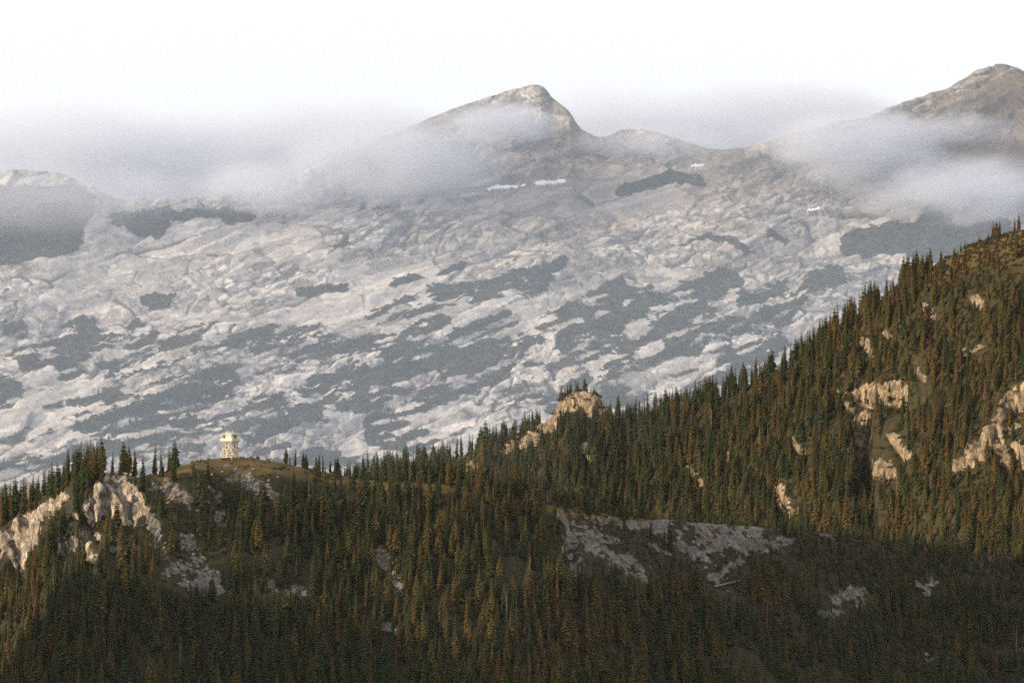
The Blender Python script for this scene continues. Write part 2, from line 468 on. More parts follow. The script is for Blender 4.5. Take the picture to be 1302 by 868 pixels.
k0C = int(np.searchsorted(tC, 0))
nC2 = normals(PC)
pxD, pyD = pix(PC[..., 0], PC[..., 1], PC[..., 2])
def snow_patch(caps, label):
    n = fbm(PC[..., 0] / 6, PC[..., 2] / 4, PC[..., 0] * 0, 3, 91)
    m = capsules(pxD + 5.0 * n, pyD + 1.6 * n, caps, 0.8)
    m[:k0C] = 0
    F4 = grid_faces(*PC.shape[:2])
    fm = m.ravel()[F4].mean(axis=1) > 0.42
    Fs = F4[fm]
    ids, inv = np.unique(Fs, return_inverse=True)
    Fs = inv.reshape(Fs.shape)
    base = PC.reshape(-1, 3)[ids]; nn = nC2.reshape(-1, 3)[ids]
    top = base + nn * (0.25 + 0.35 * m.ravel()[ids])[:, None]
    bot = base - nn * 0.5
    nv = len(ids)
    faces = [list(map(int, f)) for f in Fs] + [[int(v) + nv for v in f[::-1]] for f in Fs]
    cnt = {}
    for f in Fs:
        for i in range(4):
            e = (int(f[i]), int(f[(i + 1) % 4]))
            cnt[e] = 1
    for (p, q) in list(cnt):
        if (q, p) not in cnt:
            faces.append([q, p, p + nv, q + nv])
    c = base.mean(axis=0)
    me = new_mesh('snow_patch', np.concatenate([top, bot]) - c, faces, M_SNOW, True)
    o = link('snow_patch', me, None, tuple(c))
    tag(o, label, 'snow patch')
snow_patch([(618, 240, 668, 236, 1.7)], 'long thin streak of white snow below the mist-capped peak')
snow_patch([(683, 233.5, 717, 230, 2.4)], 'thick wedge of white snow beside the longer streak below the peak')
snow_patch([(1028, 268, 1041, 264, 1.4)], 'tiny slanting snow sliver on the brown granite under the mist')
snow_patch([(880, 212, 894, 210, 1.4)], 'small white snow patch beside a dark heath patch near the saddle')

# ------------------------------------------------------------------ the wooded ridge that climbs behind the hill
B_CREST = [(-900, 780), (200, 680), (420, 628), (480, 607), (520, 594), (560, 592), (610, 574), (640, 562), (680, 544), (702, 530), (714, 506), (728, 499), (742, 496), (760, 502), (772, 524), (790, 537), (830, 532), (880, 520),
           (940, 496), (1000, 467), (1060, 428), (1100, 396), (1150, 360), (1200, 334), (1230, 316), (1260, 303), (1302, 293), (1450, 262), (1800, 240), (2600, 300)]
B_DEPTH = [(-900, 2800), (480, 2620), (640, 2560), (740, 2520), (900, 2470), (1100, 2390), (1302, 2310), (1700, 2200), (2600, 2150)]
B_ROCK = [(640, 577, 690, 547, 8), (690, 543, 702, 531, 9), (712, 515, 765, 512, 9), (740, 504, 755, 522, 10), (584, 602, 606, 591, 6), (742, 565, 748, 580, 6), (1098, 502, 1140, 500, 13), (1095, 520, 1093, 580, 9),
          (1100, 592, 1127, 600, 11), (1138, 555, 1150, 575, 6), (1215, 592, 1260, 562, 9), (1260, 562, 1288, 512, 12), (1288, 512, 1320, 498, 12), (1268, 560, 1282, 592, 8),
          (1296, 570, 1304, 590, 8), (990, 622, 1004, 650, 9), (1174, 390, 1190, 405, 5), (1094, 432, 1110, 450, 6), (1124, 360, 1141, 351, 5), (1204, 318, 1221, 313, 4),
          (1238, 378, 1244, 388, 5), (1128, 424, 1134, 430, 4), (1165, 470, 1172, 480, 4), (1070, 500, 1080, 520, 4), (1230, 450, 1250, 440, 5), (880, 600, 890, 615, 4), (1010, 560, 1022, 575, 4), (920, 570, 925, 585, 3), (1330, 430, 1400, 420, 15)]
xB = spaced((-500, -90, 8), (-90, 275, 0.85), (275, 700, 8))
tB = spaced((-500, -40, 20), (-40, 0, 2.5), (0, 330, 0.9), (330, 650, 12))
YB, pB, zB = crest_table(xB, B_DEPTH, B_CREST)
zB = zB / YB; YB = smooth1(xB, YB, 30); zB = smooth1(xB, zB, 1.2) * YB
zB = zB + 0.8 * fbm(xB / 9, xB * 0, xB * 0, 3, 171)
def slope_B(px, py, t):
    s = np.full(len(px), 0.78)
    w = 4 * vnoise(px / 14, py / 14, px * 0, 131)
    s = s + 2.6 * capsules(px + w, py + w, B_ROCK, 1.2)
    s = s + 0.35 * vnoise(px / 45.0, py / 24.0, px * 0, 133)
    return np.maximum(s, 0.25)
PB, TB = march(xB, tB, YB, np.zeros(len(xB)), zB, slope_B, 1e6, 9.0, 0.45, s_ref=0.8, relax=0.035)
nB = normals(PB)
pxB, pyB = pix(PB[..., 0], PB[..., 1], PB[..., 2])
wB = 4 * vnoise(pxB / 14, pyB / 14, pxB * 0, 131) + 6 * fbm(pxB / 6, pyB / 6, pxB * 0, 3, 135)
rockB = capsules(pxB + wB, pyB + wB, B_ROCK, 1.5)
X, Y, Z = PB[..., 0], PB[..., 1], PB[..., 2]
q1, q2, qa, qb, qdu, qdv = worley(X / 6.0 + 0.2 * fbm(X / 8, Z / 8, Y * 0, 2, 5) + Z / 30, Z / 10.0, 141)
dB = 1.6 * fbm(X / 14, Y / 14, Z / 20, 4, 137) + rockB * (4.4 * (qa - 0.5) + 1.3 * fbm(X / 5, Y / 5, Z / 11, 3, 139) + 5.0 * qdu * (qb - 0.1) - 1.5 * np.clip(1.2 - (q2 - q1) / 0.12, 0, 1) + 0.9 * (worley(X / 2.0, Z / 1.8, 143)[2] - 0.5))
dB *= sstep(-2, 6, tB)[:, None]
PB = PB + nB * dB[..., None]
meadowB = np.clip(sstep(1225, 1290, pxB) * sstep(360, 300, pyB) + capsules(pxB, pyB, [(1180, 350, 1240, 320, 14), (500, 600, 560, 596, 8)], 1.0), 0, 1) * 0.9
me = new_mesh('hillside', PB.reshape(-1, 3), grid_faces(*PB.shape[:2]), M_RIDGE, False, {'rock': rockB, 'meadow': meadowB, 'scree': rockB * 0})
tag(link('hillside', me), 'steep wooded ridge with pale cliffs climbing behind the lookout hill', kind='structure')

# ------------------------------------------------------------------ the hill that carries the lookout
A_CREST = [(-900, 760), (-300, 690), (-60, 662), (0, 650), (60, 628), (100, 608), (135, 601), (155, 599), (185, 606), (215, 602), (235, 592), (262, 584), (293, 581), (320, 582), (345, 586), (400, 598), (450, 607),
           (520, 613), (620, 619), (700, 636), (760, 650), (820, 659), (900, 664), (960, 669), (1040, 675), (1150, 690), (1302, 706), (1500, 730), (2200, 840)]
A_DEPTH = [(-900, 1990), (0, 1995), (300, 2000), (640, 2000), (1000, 2020), (1302, 2040), (2200, 2080)]
A_OFF = [(-300, 70), (0, 42), (60, 10), (110, -22), (165, -40), (200, -30), (300, 0), (420, 4), (600, -4), (700, -6), (820, 16), (960, 44), (1100, 78), (1302, 110), (2200, 120)]
A_CLIFF = [(112, 642, 165, 654, 9), (135, 625, 150, 640, 12), (142, 606, 118, 655, 11), (150, 606, 160, 655, 12), (165, 620, 180, 648, 9), (84, 632, 62, 646, 5), (62, 646, 30, 668, 8), (30, 668, 0, 690, 9), (45, 675, 20, 705, 11), (20, 705, 28, 728, 7), (0, 690, -40, 720, 14),
           (80, 700, 110, 682, 8), (112, 690, 118, 712, 6), (124, 680, 128, 683, 4), (145, 698, 160, 705, 5), (95, 655, 88, 670, 5), (-60, 720, -100, 740, 20)]
A_SCREE = [(185, 606, 222, 622, 10), (215, 620, 258, 646, 9), (190, 655, 205, 690, 7), (235, 684, 275, 742, 9), (215, 722, 280, 750, 12), (275, 628, 290, 650, 8), (300, 606, 345, 626, 9), (270, 640, 282, 660, 6), (160, 668, 200, 655, 4),
           (722, 660, 730, 720, 9), (735, 668, 800, 705, 9), (750, 690, 815, 725, 10), (800, 712, 826, 738, 6), (752, 660, 850, 668, 6), (860, 668, 960, 674, 8), (860, 685, 920, 735, 11), (890, 690, 965, 690, 10), (915, 738, 940, 715, 6), (830, 690, 850, 700, 5),
           (488, 703, 500, 728, 9), (500, 728, 513, 750, 6), (330, 738, 395, 755, 6), (478, 795, 502, 800, 5), (1050, 771, 1096, 752, 11), (1168, 747, 1195, 742, 5), (1170, 832, 1180, 832, 5), (545, 690, 555, 700, 3), (980, 690, 1010, 684, 5), (1040, 676, 1060, 680, 4), (1240, 700, 1280, 695, 6), (605, 740, 612, 748, 3)]
xA = spaced((-900, -225, 10), (-225, 225, 0.62), (225, 900, 10))
tA = spaced((-360, -30, 15), (-30, 0, 1.5), (0, 215, 0.62), (215, 520, 8))
YA, pA, zA = crest_table(xA, A_DEPTH, A_CREST)
offA = smooth1(xA, interp(pA, A_OFF), 7)
zA = (HY - interp(pA, A_CREST)) / F * (YA + offA)
crestwob = 1.0 - capsules(pA, pA * 0, [(230, 0, 420, 0, 30)], 1.0)
zA = zA + 0.7 * fbm(xA / 8, xA * 0, xA * 0, 3, 271) * crestwob
def slope_A(px, py, t):
    s = np.full(len(px), 0.60)
    w = 3 * vnoise(px / 10, py / 10, px * 0, 231)
    s = s + 2.8 * capsules(px + w, py + w, A_CLIFF, 1.0) + 0.25 * capsules(px, py, A_SCREE, 1.0)
    s = s + 0.30 * vnoise(px / 50.0, py / 26.0, px * 0, 233)
    s = s - 0.30 * capsules(px, py, [(215, 596, 420, 604, 14)], 1.0)
    return np.maximum(s, 0.2)
PA, TA = march(xA, tA, YA, offA, zA, slope_A, 230.0, 12.0, 0.30, s_ref=0.62, relax=0.035)
# unseen wooded rise added beyond the edge of the view to shade the lower forest
_sx, _sy = PA[..., 0], PA[..., 1]
shade_spur = 3.0 - 275.0 * (1 - np.exp(-((_sx + 400) / 85.0) ** 2)) - 240.0 * (1 - sstep(1560, 1700, _sy) * (1 - sstep(1790, 1890, _sy)))
PA[..., 2] = np.where(_sx < -232, np.maximum(PA[..., 2], shade_spur + 6 * fbm(_sx / 40, _sy / 40, _sx * 0, 3, 255)), PA[..., 2])
nA = normals(PA)
pxA, pyA = pix(PA[..., 0], PA[..., 1], PA[..., 2])
wA = 3 * vnoise(pxA / 10, pyA / 10, pxA * 0, 231) + 4 * fbm(pxA / 5, pyA / 5, pxA * 0, 3, 235)
wc = 3 * vnoise(pxA / 10, pyA / 10, pxA * 0, 231) + 2 * fbm(pxA / 5, pyA / 5, pxA * 0, 3, 235)
cliffA = capsules(pxA + wc, pyA + wc, A_CLIFF, 1.0)
screeA = capsules(pxA + 2.2 * wA, pyA + 1.8 * wA, A_SCREE, 1.8) * (0.35 + 0.65 * sstep(-0.32, 0.12, fbm(PA[..., 0] / 5, PA[..., 2] / 4, PA[..., 1] * 0, 4, 261, 0.6)))
rockA = np.maximum(cliffA, screeA)
X, Y, Z = PA[..., 0], PA[..., 1], PA[..., 2]
q1, q2, qa, qb, qdu, qdv = worley(X / 6.5 + 0.2 * fbm(X / 6, Z / 6, Y * 0, 2, 5) + Z / 25, Z / 11.0, 241)
s1, s2, sa, sb, sdu, sdv = worley(X / 1.7, Z / 1.4, 243)
dA = 1.1 * fbm(X / 12, Y / 12, Z / 16, 4, 237) + cliffA * (4.5 * (qa - 0.5) + 0.8 * fbm(X / 3, Y / 3, Z / 6, 3, 239) + 5.5 * qdu * (qb - 0.1) + 2.5 * qdv * (qa - 0.5) + 0.6 * (sa - 0.5) - 1.5 * np.clip(1.2 - (q2 - q1) / 0.12, 0, 1)) + screeA * (0.8 * (sa - 0.5) + 0.7 * (qa - 0.5))
calm = 1 - capsules(pxA, pyA, [(262, 582, 330, 584, 12)], 1.0) * 0.85
dA *= sstep(-2, 5, tA)[:, None] * calm
PA = PA + nA * dA[..., None]
meadowA = np.clip(capsules(pxA + wA, pyA + wA, [(205, 600, 262, 590, 10), (255, 588, 345, 590, 12), (340, 592, 430, 606, 10), (430, 610, 640, 622, 7), (480, 618, 560, 624, 7), (700, 648, 820, 664, 5)], 1.0) + (TA < 3) * 0.8, 0, 1)
me = new_mesh('hill', PA.reshape(-1, 3), grid_faces(*PA.shape[:2]), M_HILL, False, {'rock': rockA, 'meadow': meadowA, 'scree': sstep(0.1, 0.5, screeA) * (1 - sstep(0.15, 0.5, cliffA))})
tag(link('hill', me), 'forested hill with pale crag that carries the lookout tower', kind='structure')

# ------------------------------------------------------------------ the valley floor, out to the horizon
gx = spaced((-9000, -3000, 400), (-3000, 3000, 60), (3000, 9000, 400)); gy = spaced((-3000, -900, 150), (-900, 900, 40), (900, 7000, 90), (7000, 12000, 400))
GX, GY = np.meshgrid(gx, gy)
GZ = -258 + 256 * np.exp(-((GX / 260) ** 2 + (GY / 260) ** 2)) + 4 * fbm(GX / 300, GY / 300, GX * 0, 4, 301) * (1 - np.exp(-((GX / 300) ** 2 + (GY / 300) ** 2)))
me = new_mesh('ground', np.stack([GX, GY, GZ], -1).reshape(-1, 3), grid_faces(*GX.shape), M_VALLEY, True)
tag(link('ground', me), 'dark forested valley floor below the hills', kind='structure')
GROUND_LOW = float(GZ.min())

# ------------------------------------------------------------------ conifers
def make_conifer(seed, kind):
    """Unit-height conifer: (trunk mesh, crown mesh). kind: fir (spire), broad, snag."""
    rnd = random.Random(seed)
    tv, tf = [], []
    rings = 5
    lean = (rnd.uniform(-.012, .012), rnd.uniform(-.012, .012))
    for i in range(rings):
        h = i / (rings - 1)
        r = 0.013 * (1 - h) + 0.0015
        for k in range(6):
            a = k * math.pi / 3
            tv.append((lean[0] * h * h + r * math.cos(a), lean[1] * h * h + r * math.sin(a), h * 0.985 - 0.03 * (i == 0)))
    for i in range(rings - 1):
        for k in range(6):
            tf.append([i * 6 + k, i * 6 + (k + 1) % 6, i * 6 + 6 + (k + 1) % 6, i * 6 + 6 + k])
    tf.append([(rings - 1) * 6 + k for k in range(6)])
    v, f = [], []
    base = {'fir': 0.10, 'broad': 0.16, 'snag': 0.25}[kind]
    R = {'fir': rnd.uniform(.095, .125), 'broad': rnd.uniform(.15, .19), 'snag': .07}[kind]
    levels = {'fir': 26, 'broad': 22, 'snag': 10}[kind]
    gap = rnd.uniform(0, 6.28)
    for L in range(levels):
        h = base + (1 - base) * (L + rnd.uniform(-.3, .3)) / levels
        h = min(max(h, 0.03), 0.975)
        q = (1 - h) / (1 - base)
        if kind == 'broad':
            prof = min(1, q * 1.5) ** 0.75 * (0.75 + 0.25 * min(1, (h - base) * 6 + .4))
        else:
            prof = q ** 0.80 * (0.72 + 0.28 * min(1, (h - base) * 5 + .3))
        rr = R * prof + 0.010
        nb = {'fir': 8, 'broad': 8, 'snag': 3}[kind]
        a0 = rnd.uniform(0, 6.28)
        for k in range(nb):
            if kind != 'snag' and rnd.random() < 0.10:
                continue
            a = a0 + 6.283 * (k + rnd.uniform(-.3, .3)) / nb
            r = rr * rnd.uniform(0.55, 1.18) * (1 + 0.12 * math.sin(a + gap))
            if rnd.random() < 0.06:
                r *= 1.3
            ca, sa = math.cos(a), math.sin(a)
            drop = r * rnd.uniform(0.25, 0.6) * (0.5 + 0.8 * q)
            cx, cy = lean[0] * h * h, lean[1] * h * h
            def pt(rad, side, dz):
                return (cx + ca * rad - sa * side, cy + sa * rad + ca * side, h + dz)
            i0 = len(v)
            if kind == 'snag':
                w = 0.004
                v += [pt(0.004, -w, 0), pt(0.004, w, 0), pt(r, 0, drop * .3), pt(0.004, 0, w * 2)]
                f += [[i0, i0 + 1, i0 + 2], [i0 + 1, i0 + 3, i0 + 2], [i0 + 3, i0, i0 + 2]]
                continue
            w = r * rnd.uniform(0.24, 0.40) + 0.004
            lift = r * 0.10
            v += [pt(0.0, 0, lift), pt(r * .45, -w, -drop * .35 - w * .3), pt(r * .5, 0, lift * .6 - drop * .2), pt(r * .45, w, -drop * .35 - w * .3),
                  pt(r, 0, -drop), pt(r * .8, -w * .75, -drop * .95), pt(r * .8, w * .75, -drop * .95), pt(r * .35, 0, -drop * .8 - 0.012)]
            f += [[i0, i0 + 1, i0 + 2], [i0, i0 + 2, i0 + 3], [i0 + 2, i0 + 1, i0 + 5], [i0 + 2, i0 + 5, i0 + 4], [i0 + 2, i0 + 4, i0 + 6], [i0 + 2, i0 + 6, i0 + 3], [i0, i0 + 7, i0 + 2], [i0 + 7, i0 + 4, i0 + 2]]
    i0 = len(v)                     # leader at the top
    v += [(lean[0] + .006, lean[1], .955), (lean[0] - .003, lean[1] + .005, .955), (lean[0] - .003, lean[1] - .005, .955), (lean[0], lean[1], 1.0)]
    f += [[i0, i0 + 1, i0 + 3], [i0 + 1, i0 + 2, i0 + 3], [i0 + 2, i0, i0 + 3]]
    return tv, tf, v, f

VARIANTS = []     # (trunk mesh, crown mesh, joined mesh, colour word)
for i, (kind, mat, word) in enumerate([('fir', M_NEEDLE[0], 'dark'), ('fir', M_NEEDLE[0], 'dark'), ('fir', M_NEEDLE[0], 'dark'), ('fir', M_NEEDLE[0], 'dark'), ('broad', M_NEEDLE[0], 'dark'), ('broad', M_NEEDLE[0], 'dark'),
                                       ('fir', M_NEEDLE[1], 'olive'), ('fir', M_NEEDLE[1], 'olive'), ('broad', M_NEEDLE[1], 'olive'), ('fir', M_NEEDLE[2], 'rust'), ('fir', M_NEEDLE[2], 'rust'), ('snag', M_SNAG, 'snag')]):
    tv, tf, cv, cf = make_conifer(900 + i, kind)
    bark = M_SNAG if kind == 'snag' else M_BARK
    tm = new_mesh('conifer_trunk', tv, tf, bark, True)
    cm = new_mesh('conifer_crown', cv, cf, mat, False)
    jm = new_mesh('conifer_whole', tv + cv, tf + [[k + len(tv) for k in q] for q in cf], bark)
    jm.materials.append(mat)
    mi = np.zeros(len(tf) + len(cf), dtype=np.int32); mi[len(tf):] = 1
    jm.polygons.foreach_set('material_index', mi)
    VARIANTS.append((tm, cm, jm, word))
DARK, OLIVE, RUST, SNAG = [0, 1, 2, 3, 4, 5], [6, 7, 8], [9, 10], [11]

rs = np.random.RandomState(7)
def scatter(P, ts, rock, step, x_lim, t_lim, keep):
    """Jittered points on a hillside grid, thinned by keep(px, py, rock, noise)."""
    xs = P[0, :, 0]
    out = []
    for x in np.arange(x_lim[0], x_lim[1], step):
        tt = np.arange(t_lim[0], t_lim[1], step)
        jx = x + rs.uniform(-.55, .55, len(tt)) * step; jt = tt + rs.uniform(-.55, .55, len(tt)) * step
        ci = np.clip(np.searchsorted(xs, jx), 1, len(xs) - 1); ri = np.clip(np.searchsorted(ts, jt), 1, len(ts) - 1)
        fx = np.clip((jx - xs[ci - 1]) / (xs[ci] - xs[ci - 1]), 0, 1)[:, None]; ft = np.clip((jt - ts[ri - 1]) / (ts[ri] - ts[ri - 1]), 0, 1)[:, None]
        p = (P[ri - 1, ci - 1] * (1 - fx) + P[ri - 1, ci] * fx) * (1 - ft) + (P[ri, ci - 1] * (1 - fx) + P[ri, ci] * fx) * ft
        out.append(np.concatenate([p, rock[ri, ci][:, None]], axis=1))
    p = np.concatenate(out)
    px, py = pix(p[:, 0], p[:, 1], p[:, 2])
    nz = fbm(p[:, 0] / 22, p[:, 1] / 22, p[:, 0] * 0, 3, 77)
    k = rs.rand(len(p)) < keep(px, py, p[:, 3], nz)
    return p[k], px[k], py[k]

def bare_behind(hill, px, py):
    caps = A_CLIFF + A_SCREE if hill == 'A' else B_ROCK
    return capsules(np.array([px]), np.array([py]), caps, 0.6)[0] > 0.5
TREES = []      # x, y, z, height, variant, hill letter
def add_trees(p, px, py, hmin, hmax, colour, hill, hmul=None):
    nz = 0.5 + 0.5 * fbm(p[:, 0] / 30, p[:, 1] / 30, p[:, 0] * 0, 3, 79)
    for i in range(len(p)):
        h = (hmin + (hmax - hmin) * min(1, max(0, 0.55 * nz[i] + 0.55 * rs.rand()))) * (hmul(px[i], py[i]) if hmul else 1)
        if rs.rand() < 0.22: h *= rs.uniform(0.4, 0.75)
        o, r = colour(px[i], py[i])
        u = rs.rand()
        if u < 0.008: v = 11
        elif u < 0.018 + r: v = RUST[rs.randint(2)]
        elif u < 0.018 + r + o: v = OLIVE[rs.randint(3)]
        else: v = DARK[[0, 1, 2, 3, 0, 1, 2, 3, 4, 5][rs.randint(10)]]
        rows = h * F / p[i, 1]
        if rs.rand() < (0.88 if hill == 'A' else 0.72) and (bare_behind(hill, px[i], py[i] - rows * 0.3) or bare_behind(hill, px[i], py[i] - rows * 0.65)): continue
        TREES.append((p[i, 0], p[i, 1], p[i, 2], h, v, hill))

MEADOW_CLEAR = [(232, 592, 262, 590, 14), (255, 592, 350, 592, 15), (345, 598, 385, 606, 9), (440, 616, 560, 624, 6)]
def keep_A(px, py, rock, nz):
    k = 0.90 + 1.2 * nz
    k = k * (1 - sstep(0.42, 0.7, rock)) + 0.03
    k = k * (1 - capsules(px, py, MEADOW_CLEAR, 0.8))
    k = k * (1 - 0.86 * capsules(px, py, [(185, 610, 265, 640, 12), (265, 625, 350, 620, 16), (200, 690, 262, 700, 10), (240, 690, 275, 740, 10), (730, 670, 800, 715, 22), (800, 700, 830, 735, 18), (860, 680, 970, 684, 18), (870, 700, 930, 735, 18)], 0.7))
    k = k * (1 - 0.5 * capsules(px, py, [(400, 606, 660, 618, 8), (830, 720, 900, 760, 20)], 0.8))
    return np.clip(k, 0, 1)
pA_, pxa, pya = scatter(PA, tA, rockA, 3.75, (-300, 300), (-16, 232), keep_A)
pA2_, pxa2, pya2 = scatter(PA, tA, rockA, 6.0, (-520, -300), (20, 480), lambda px, py, rock, nz: np.clip(0.8 + nz, 0, 1))
pA_ = np.concatenate([pA_, pA2_]); pxa = np.concatenate([pxa, pxa2]); pya = np.concatenate([pya, pya2])
def col_A(px, py):
    g = max(0.0, 1 - abs(px - 720) / 330.0) * min(1, max(0, (py - 610) / 60)); g = max(g, 0.55 * (px < 60))
    return 0.16 + 0.32 * g, 0.015 + 0.07 * g
def h_A(px, py):
    m = 1.0
    if py < 625 and 60 < px < 235: m = 1.12
    if 235 < px < 460 and py < 640: m = 0.62
    if px > 690 and py < 745: m = 0.5 if py < 672 else 0.68
    if px > 980: m *= 0.85
    return m
add_trees(pA_, pxa, pya, 7.5, 14.5, col_A, 'A', h_A)

def keep_B(px, py, rock, nz):
    k = 1.05 + 1.1 * nz
    k = k * (1 - sstep(0.5, 0.8, rock)) + 0.06
    k = k * (1 - 0.8 * capsules(px, py, [(1235, 312, 1330, 305, 18), (1190, 335, 1230, 322, 9), (1240, 350, 1310, 340, 14)], 0.8))
    return np.clip(k, 0, 1)
pB_, pxb, pyb = scatter(PB, tB, rockB, 3.8, (-140, 330), (-10, 320), keep_B)
def col_B(px, py):
    g = min(1, max(0, (px - 850) / 350.0))
    return 0.20 + 0.30 * g, 0.02 + 0.16 * g
def h_B(px, py):
    return 0.72 if px > 1190 and py < 380 else (0.5 if 690 < px < 785 and py < 545 else 0.95)
add_trees(pB_, pxb, pyb, 8.5, 16.0, col_B, 'B', h_B)

# trees that stand out in the photograph: column of the foot, row of the foot, height in photo rows
def stand(P, ts, px, py, rows, v, hill):
    q = surf_point(P, px, py, int(np.searchsorted(ts, -1.0)))
    TREES.append((q[0], q[1], q[2] - 0.2, rows * q[1] / F, v, hill))
for (px, py, rows, v) in [(220, 612, 46, 0), (206, 606, 36, 1), (196, 602, 30, 2), (172, 602, 33, 0), (183, 603, 29, 6), (255, 640, 48, 4), (247, 630, 30, 2), (405, 606, 27, 1), (414, 608, 18, 3), (745, 648, 36, 4), (755, 648, 22, 1), (852, 696, 44, 0), (845, 696, 24, 2),
                          (104, 612, 40, 1), (113, 610, 36, 2), (124, 606, 30, 7), (143, 604, 34, 0), (131, 606, 34, 6), (152, 604, 30, 3), (80, 626, 36, 2), (67, 634, 42, 4), (74, 628, 42, 5), (46, 646, 34, 3), (20, 652, 48, 4), (30, 652, 44, 0), (8, 658, 44, 2), (517, 622, 30, 2), (462, 616, 22, 0), (560, 640, 36, 1), (640, 640, 30, 3),
                          (480, 690, 42, 8), (486, 684, 40, 6), (608, 775, 62, 6), (816, 860, 60, 7), (805, 862, 48, 10), (750, 850, 56, 9), (620, 730, 56, 7), (688, 690, 38, 6), (680, 722, 36, 2)]:
    stand(PA, tA, px, py, rows, v, 'A')
for (px, py, rows, v) in [(617, 572, 40, 4), (610, 576, 36, 5), (795, 540, 28, 4), (800, 540, 26, 5), (655, 560, 26, 4), (682, 542, 24, 4), (1097, 398, 42, 0), (1107, 394, 22, 3), (1078, 418, 40, 1), (1040, 445, 44, 2), (1045, 445, 38, 0), (1020, 458, 34, 3), (1160, 358, 30, 5), (1180, 350, 28, 4), (1270, 304, 26, 0), (1258, 306, 14, 2), (880, 524, 26, 0), (905, 520, 34, 1), (950, 496, 32, 3), (960, 490, 30, 0), (1000, 470, 34, 1)]:
    stand(PB, tB, px, py, rows, v, 'B')

T = np.array([(t[0], t[1], t[2], t[3], t[4], t[5] == 'B') for t in TREES], dtype=float)
n_tree = len(T)
rotz = rs.uniform(0, 6.283, n_tree)
fat = rs.uniform(0.85, 1.25, n_tree)
tpx, tpy = pix(T[:, 0], T[:, 1], T[:, 2])
# which of them show largest: paint them far to near and count what stays in sight
area = np.zeros(n_tree)
buf = np.full((434, 651), -1, dtype=np.int32)
order = np.argsort(-T[:, 1] - 200 * T[:, 5])
crestA_row = np.full(651, 434)
qx, qy = pix(PA[..., 0], PA[..., 1], PA[..., 2])
for c in range(651):
    sel = np.abs(qx - (2 * c + 1)) < 2
    crestA_row[c] = int(min(434, qy[sel].min() / 2))
painted_hill = False
for i in order:
    if T[i, 5] == 0 and not painted_hill:
        for c in range(651): buf[crestA_row[c]:, c] = -1
        painted_hill = True
    hh = T[i, 3] * F / T[i, 1] / 2; x0 = tpx[i] / 2; y1 = tpy[i] / 2
    if x0 < 3 or x0 > 648 or y1 - hh > 432: continue
    wd = hh * (0.12 if T[i, 4] not in (4, 5, 8) else 0.17)
    for r in range(max(0, int(y1 - hh)), min(434, int(y1))):
        w = wd * (r - (y1 - hh)) / hh
        buf[r, max(0, int(x0 - w + .5)):max(0, int(x0 + w + .5) + 1)] = i
ids, cnt = np.unique(buf[buf >= 0], return_counts=True)
area[ids] = cnt
area[T[:, 4] == 11] *= 0.3
stand_first = n_tree - 60
area[stand_first:] *= 1.6
big = set(np.argsort(-area)[:300].tolist())

def zone(px, py, hill, word, h, v):
    """Where the tree stands, in words that can be found in the picture."""
    size = ('tall ' if h > 13.2 else ('small ' if h < 9.6 else '')) + ('bushy ' if v in (4, 5, 8) else ('slender ' if word != 'snag' and h > 11 else ''))
    kind = {'dark': 'dark green fir', 'olive': 'olive yellow fir', 'rust': 'rusty orange conifer', 'snag': 'bare grey dead snag'}[word]
    if hill == 'A':
        if px < 180 and py < 640: return size + kind + ' on the hilltop above the pale crag'
        if px < 95: return size + kind + ' among the lit cliffs at the outer end of the crag'
        if px < 235 and py < 625: return size + kind + ' on the skyline between the crag and the lookout tower'
        if px < 290 and py < 690: return size + kind + ' beside the grey scree between crag and lookout meadow'
        if px < 300: return size + kind + ' in the shaded forest below the pale crag'
        if px < 450 and py < 640: return size + kind + ' at the edge of the meadow beyond the lookout tower'
        if px < 470: return size + kind + ' in the forest straight below the lookout meadow'
        if px < 700 and py < 660: return size + kind + ' along the low crest between lookout meadow and grey scree'
        if px < 700: return size + kind + ' in the open forest between small rock patch and grey scree'
        if px < 980 and py < 745: return size + kind + ' around the bare grey scree slope'
        if px < 980: return size + kind + ' in the forest below the bare grey scree slope'
        return size + kind + ' in the dark hollow under the ridge of orange cliffs'
    if px < 700: return size + kind + ' beside the low pale cliffs leading up to the rocky knob'
    if px < 860: return size + kind + ' around the rocky knob of the wooded ridge'
    crest = float(interp(np.array([px]), B_CREST)[0])
    if py < crest + 22: return size + kind + ' on the skyline of the steep ridge against the granite'
    if px < 1060: return size + kind + ' on the hazy flank between knob and pale cliff band'
    if px < 1190: return size + kind + ' around the tall pale cliff band of the ridge'
    return size + kind + ' above and beside the orange cliffs of the ridge'

for i in sorted(big):
    v = int(T[i, 4]); tm, cm, jm, word = VARIANTS[v]
    hill = 'B' if T[i, 5] else 'A'
    root = bpy.data.objects.new('dead_snag' if word == 'snag' else 'conifer_tree', None)
    root.empty_display_size = 1.0
    COL.objects.link(root)
    root.location = (T[i, 0], T[i, 1], T[i, 2] - 0.15)
    root.rotation_euler = (0.03 * math.sin(rotz[i] * 37.0), 0.03 * math.cos(rotz[i] * 53.0), rotz[i])
    root.scale = (T[i, 3] * fat[i], T[i, 3] * fat[i], T[i, 3])
    tag(root, zone(tpx[i], tpy[i], hill, word, T[i, 3], v), 'dead tree' if word == 'snag' else 'tree', 'conifers of the hill and ridge')
    link('trunk', tm, root)
    link('branches' if word == 'snag' else 'crown', cm, root)

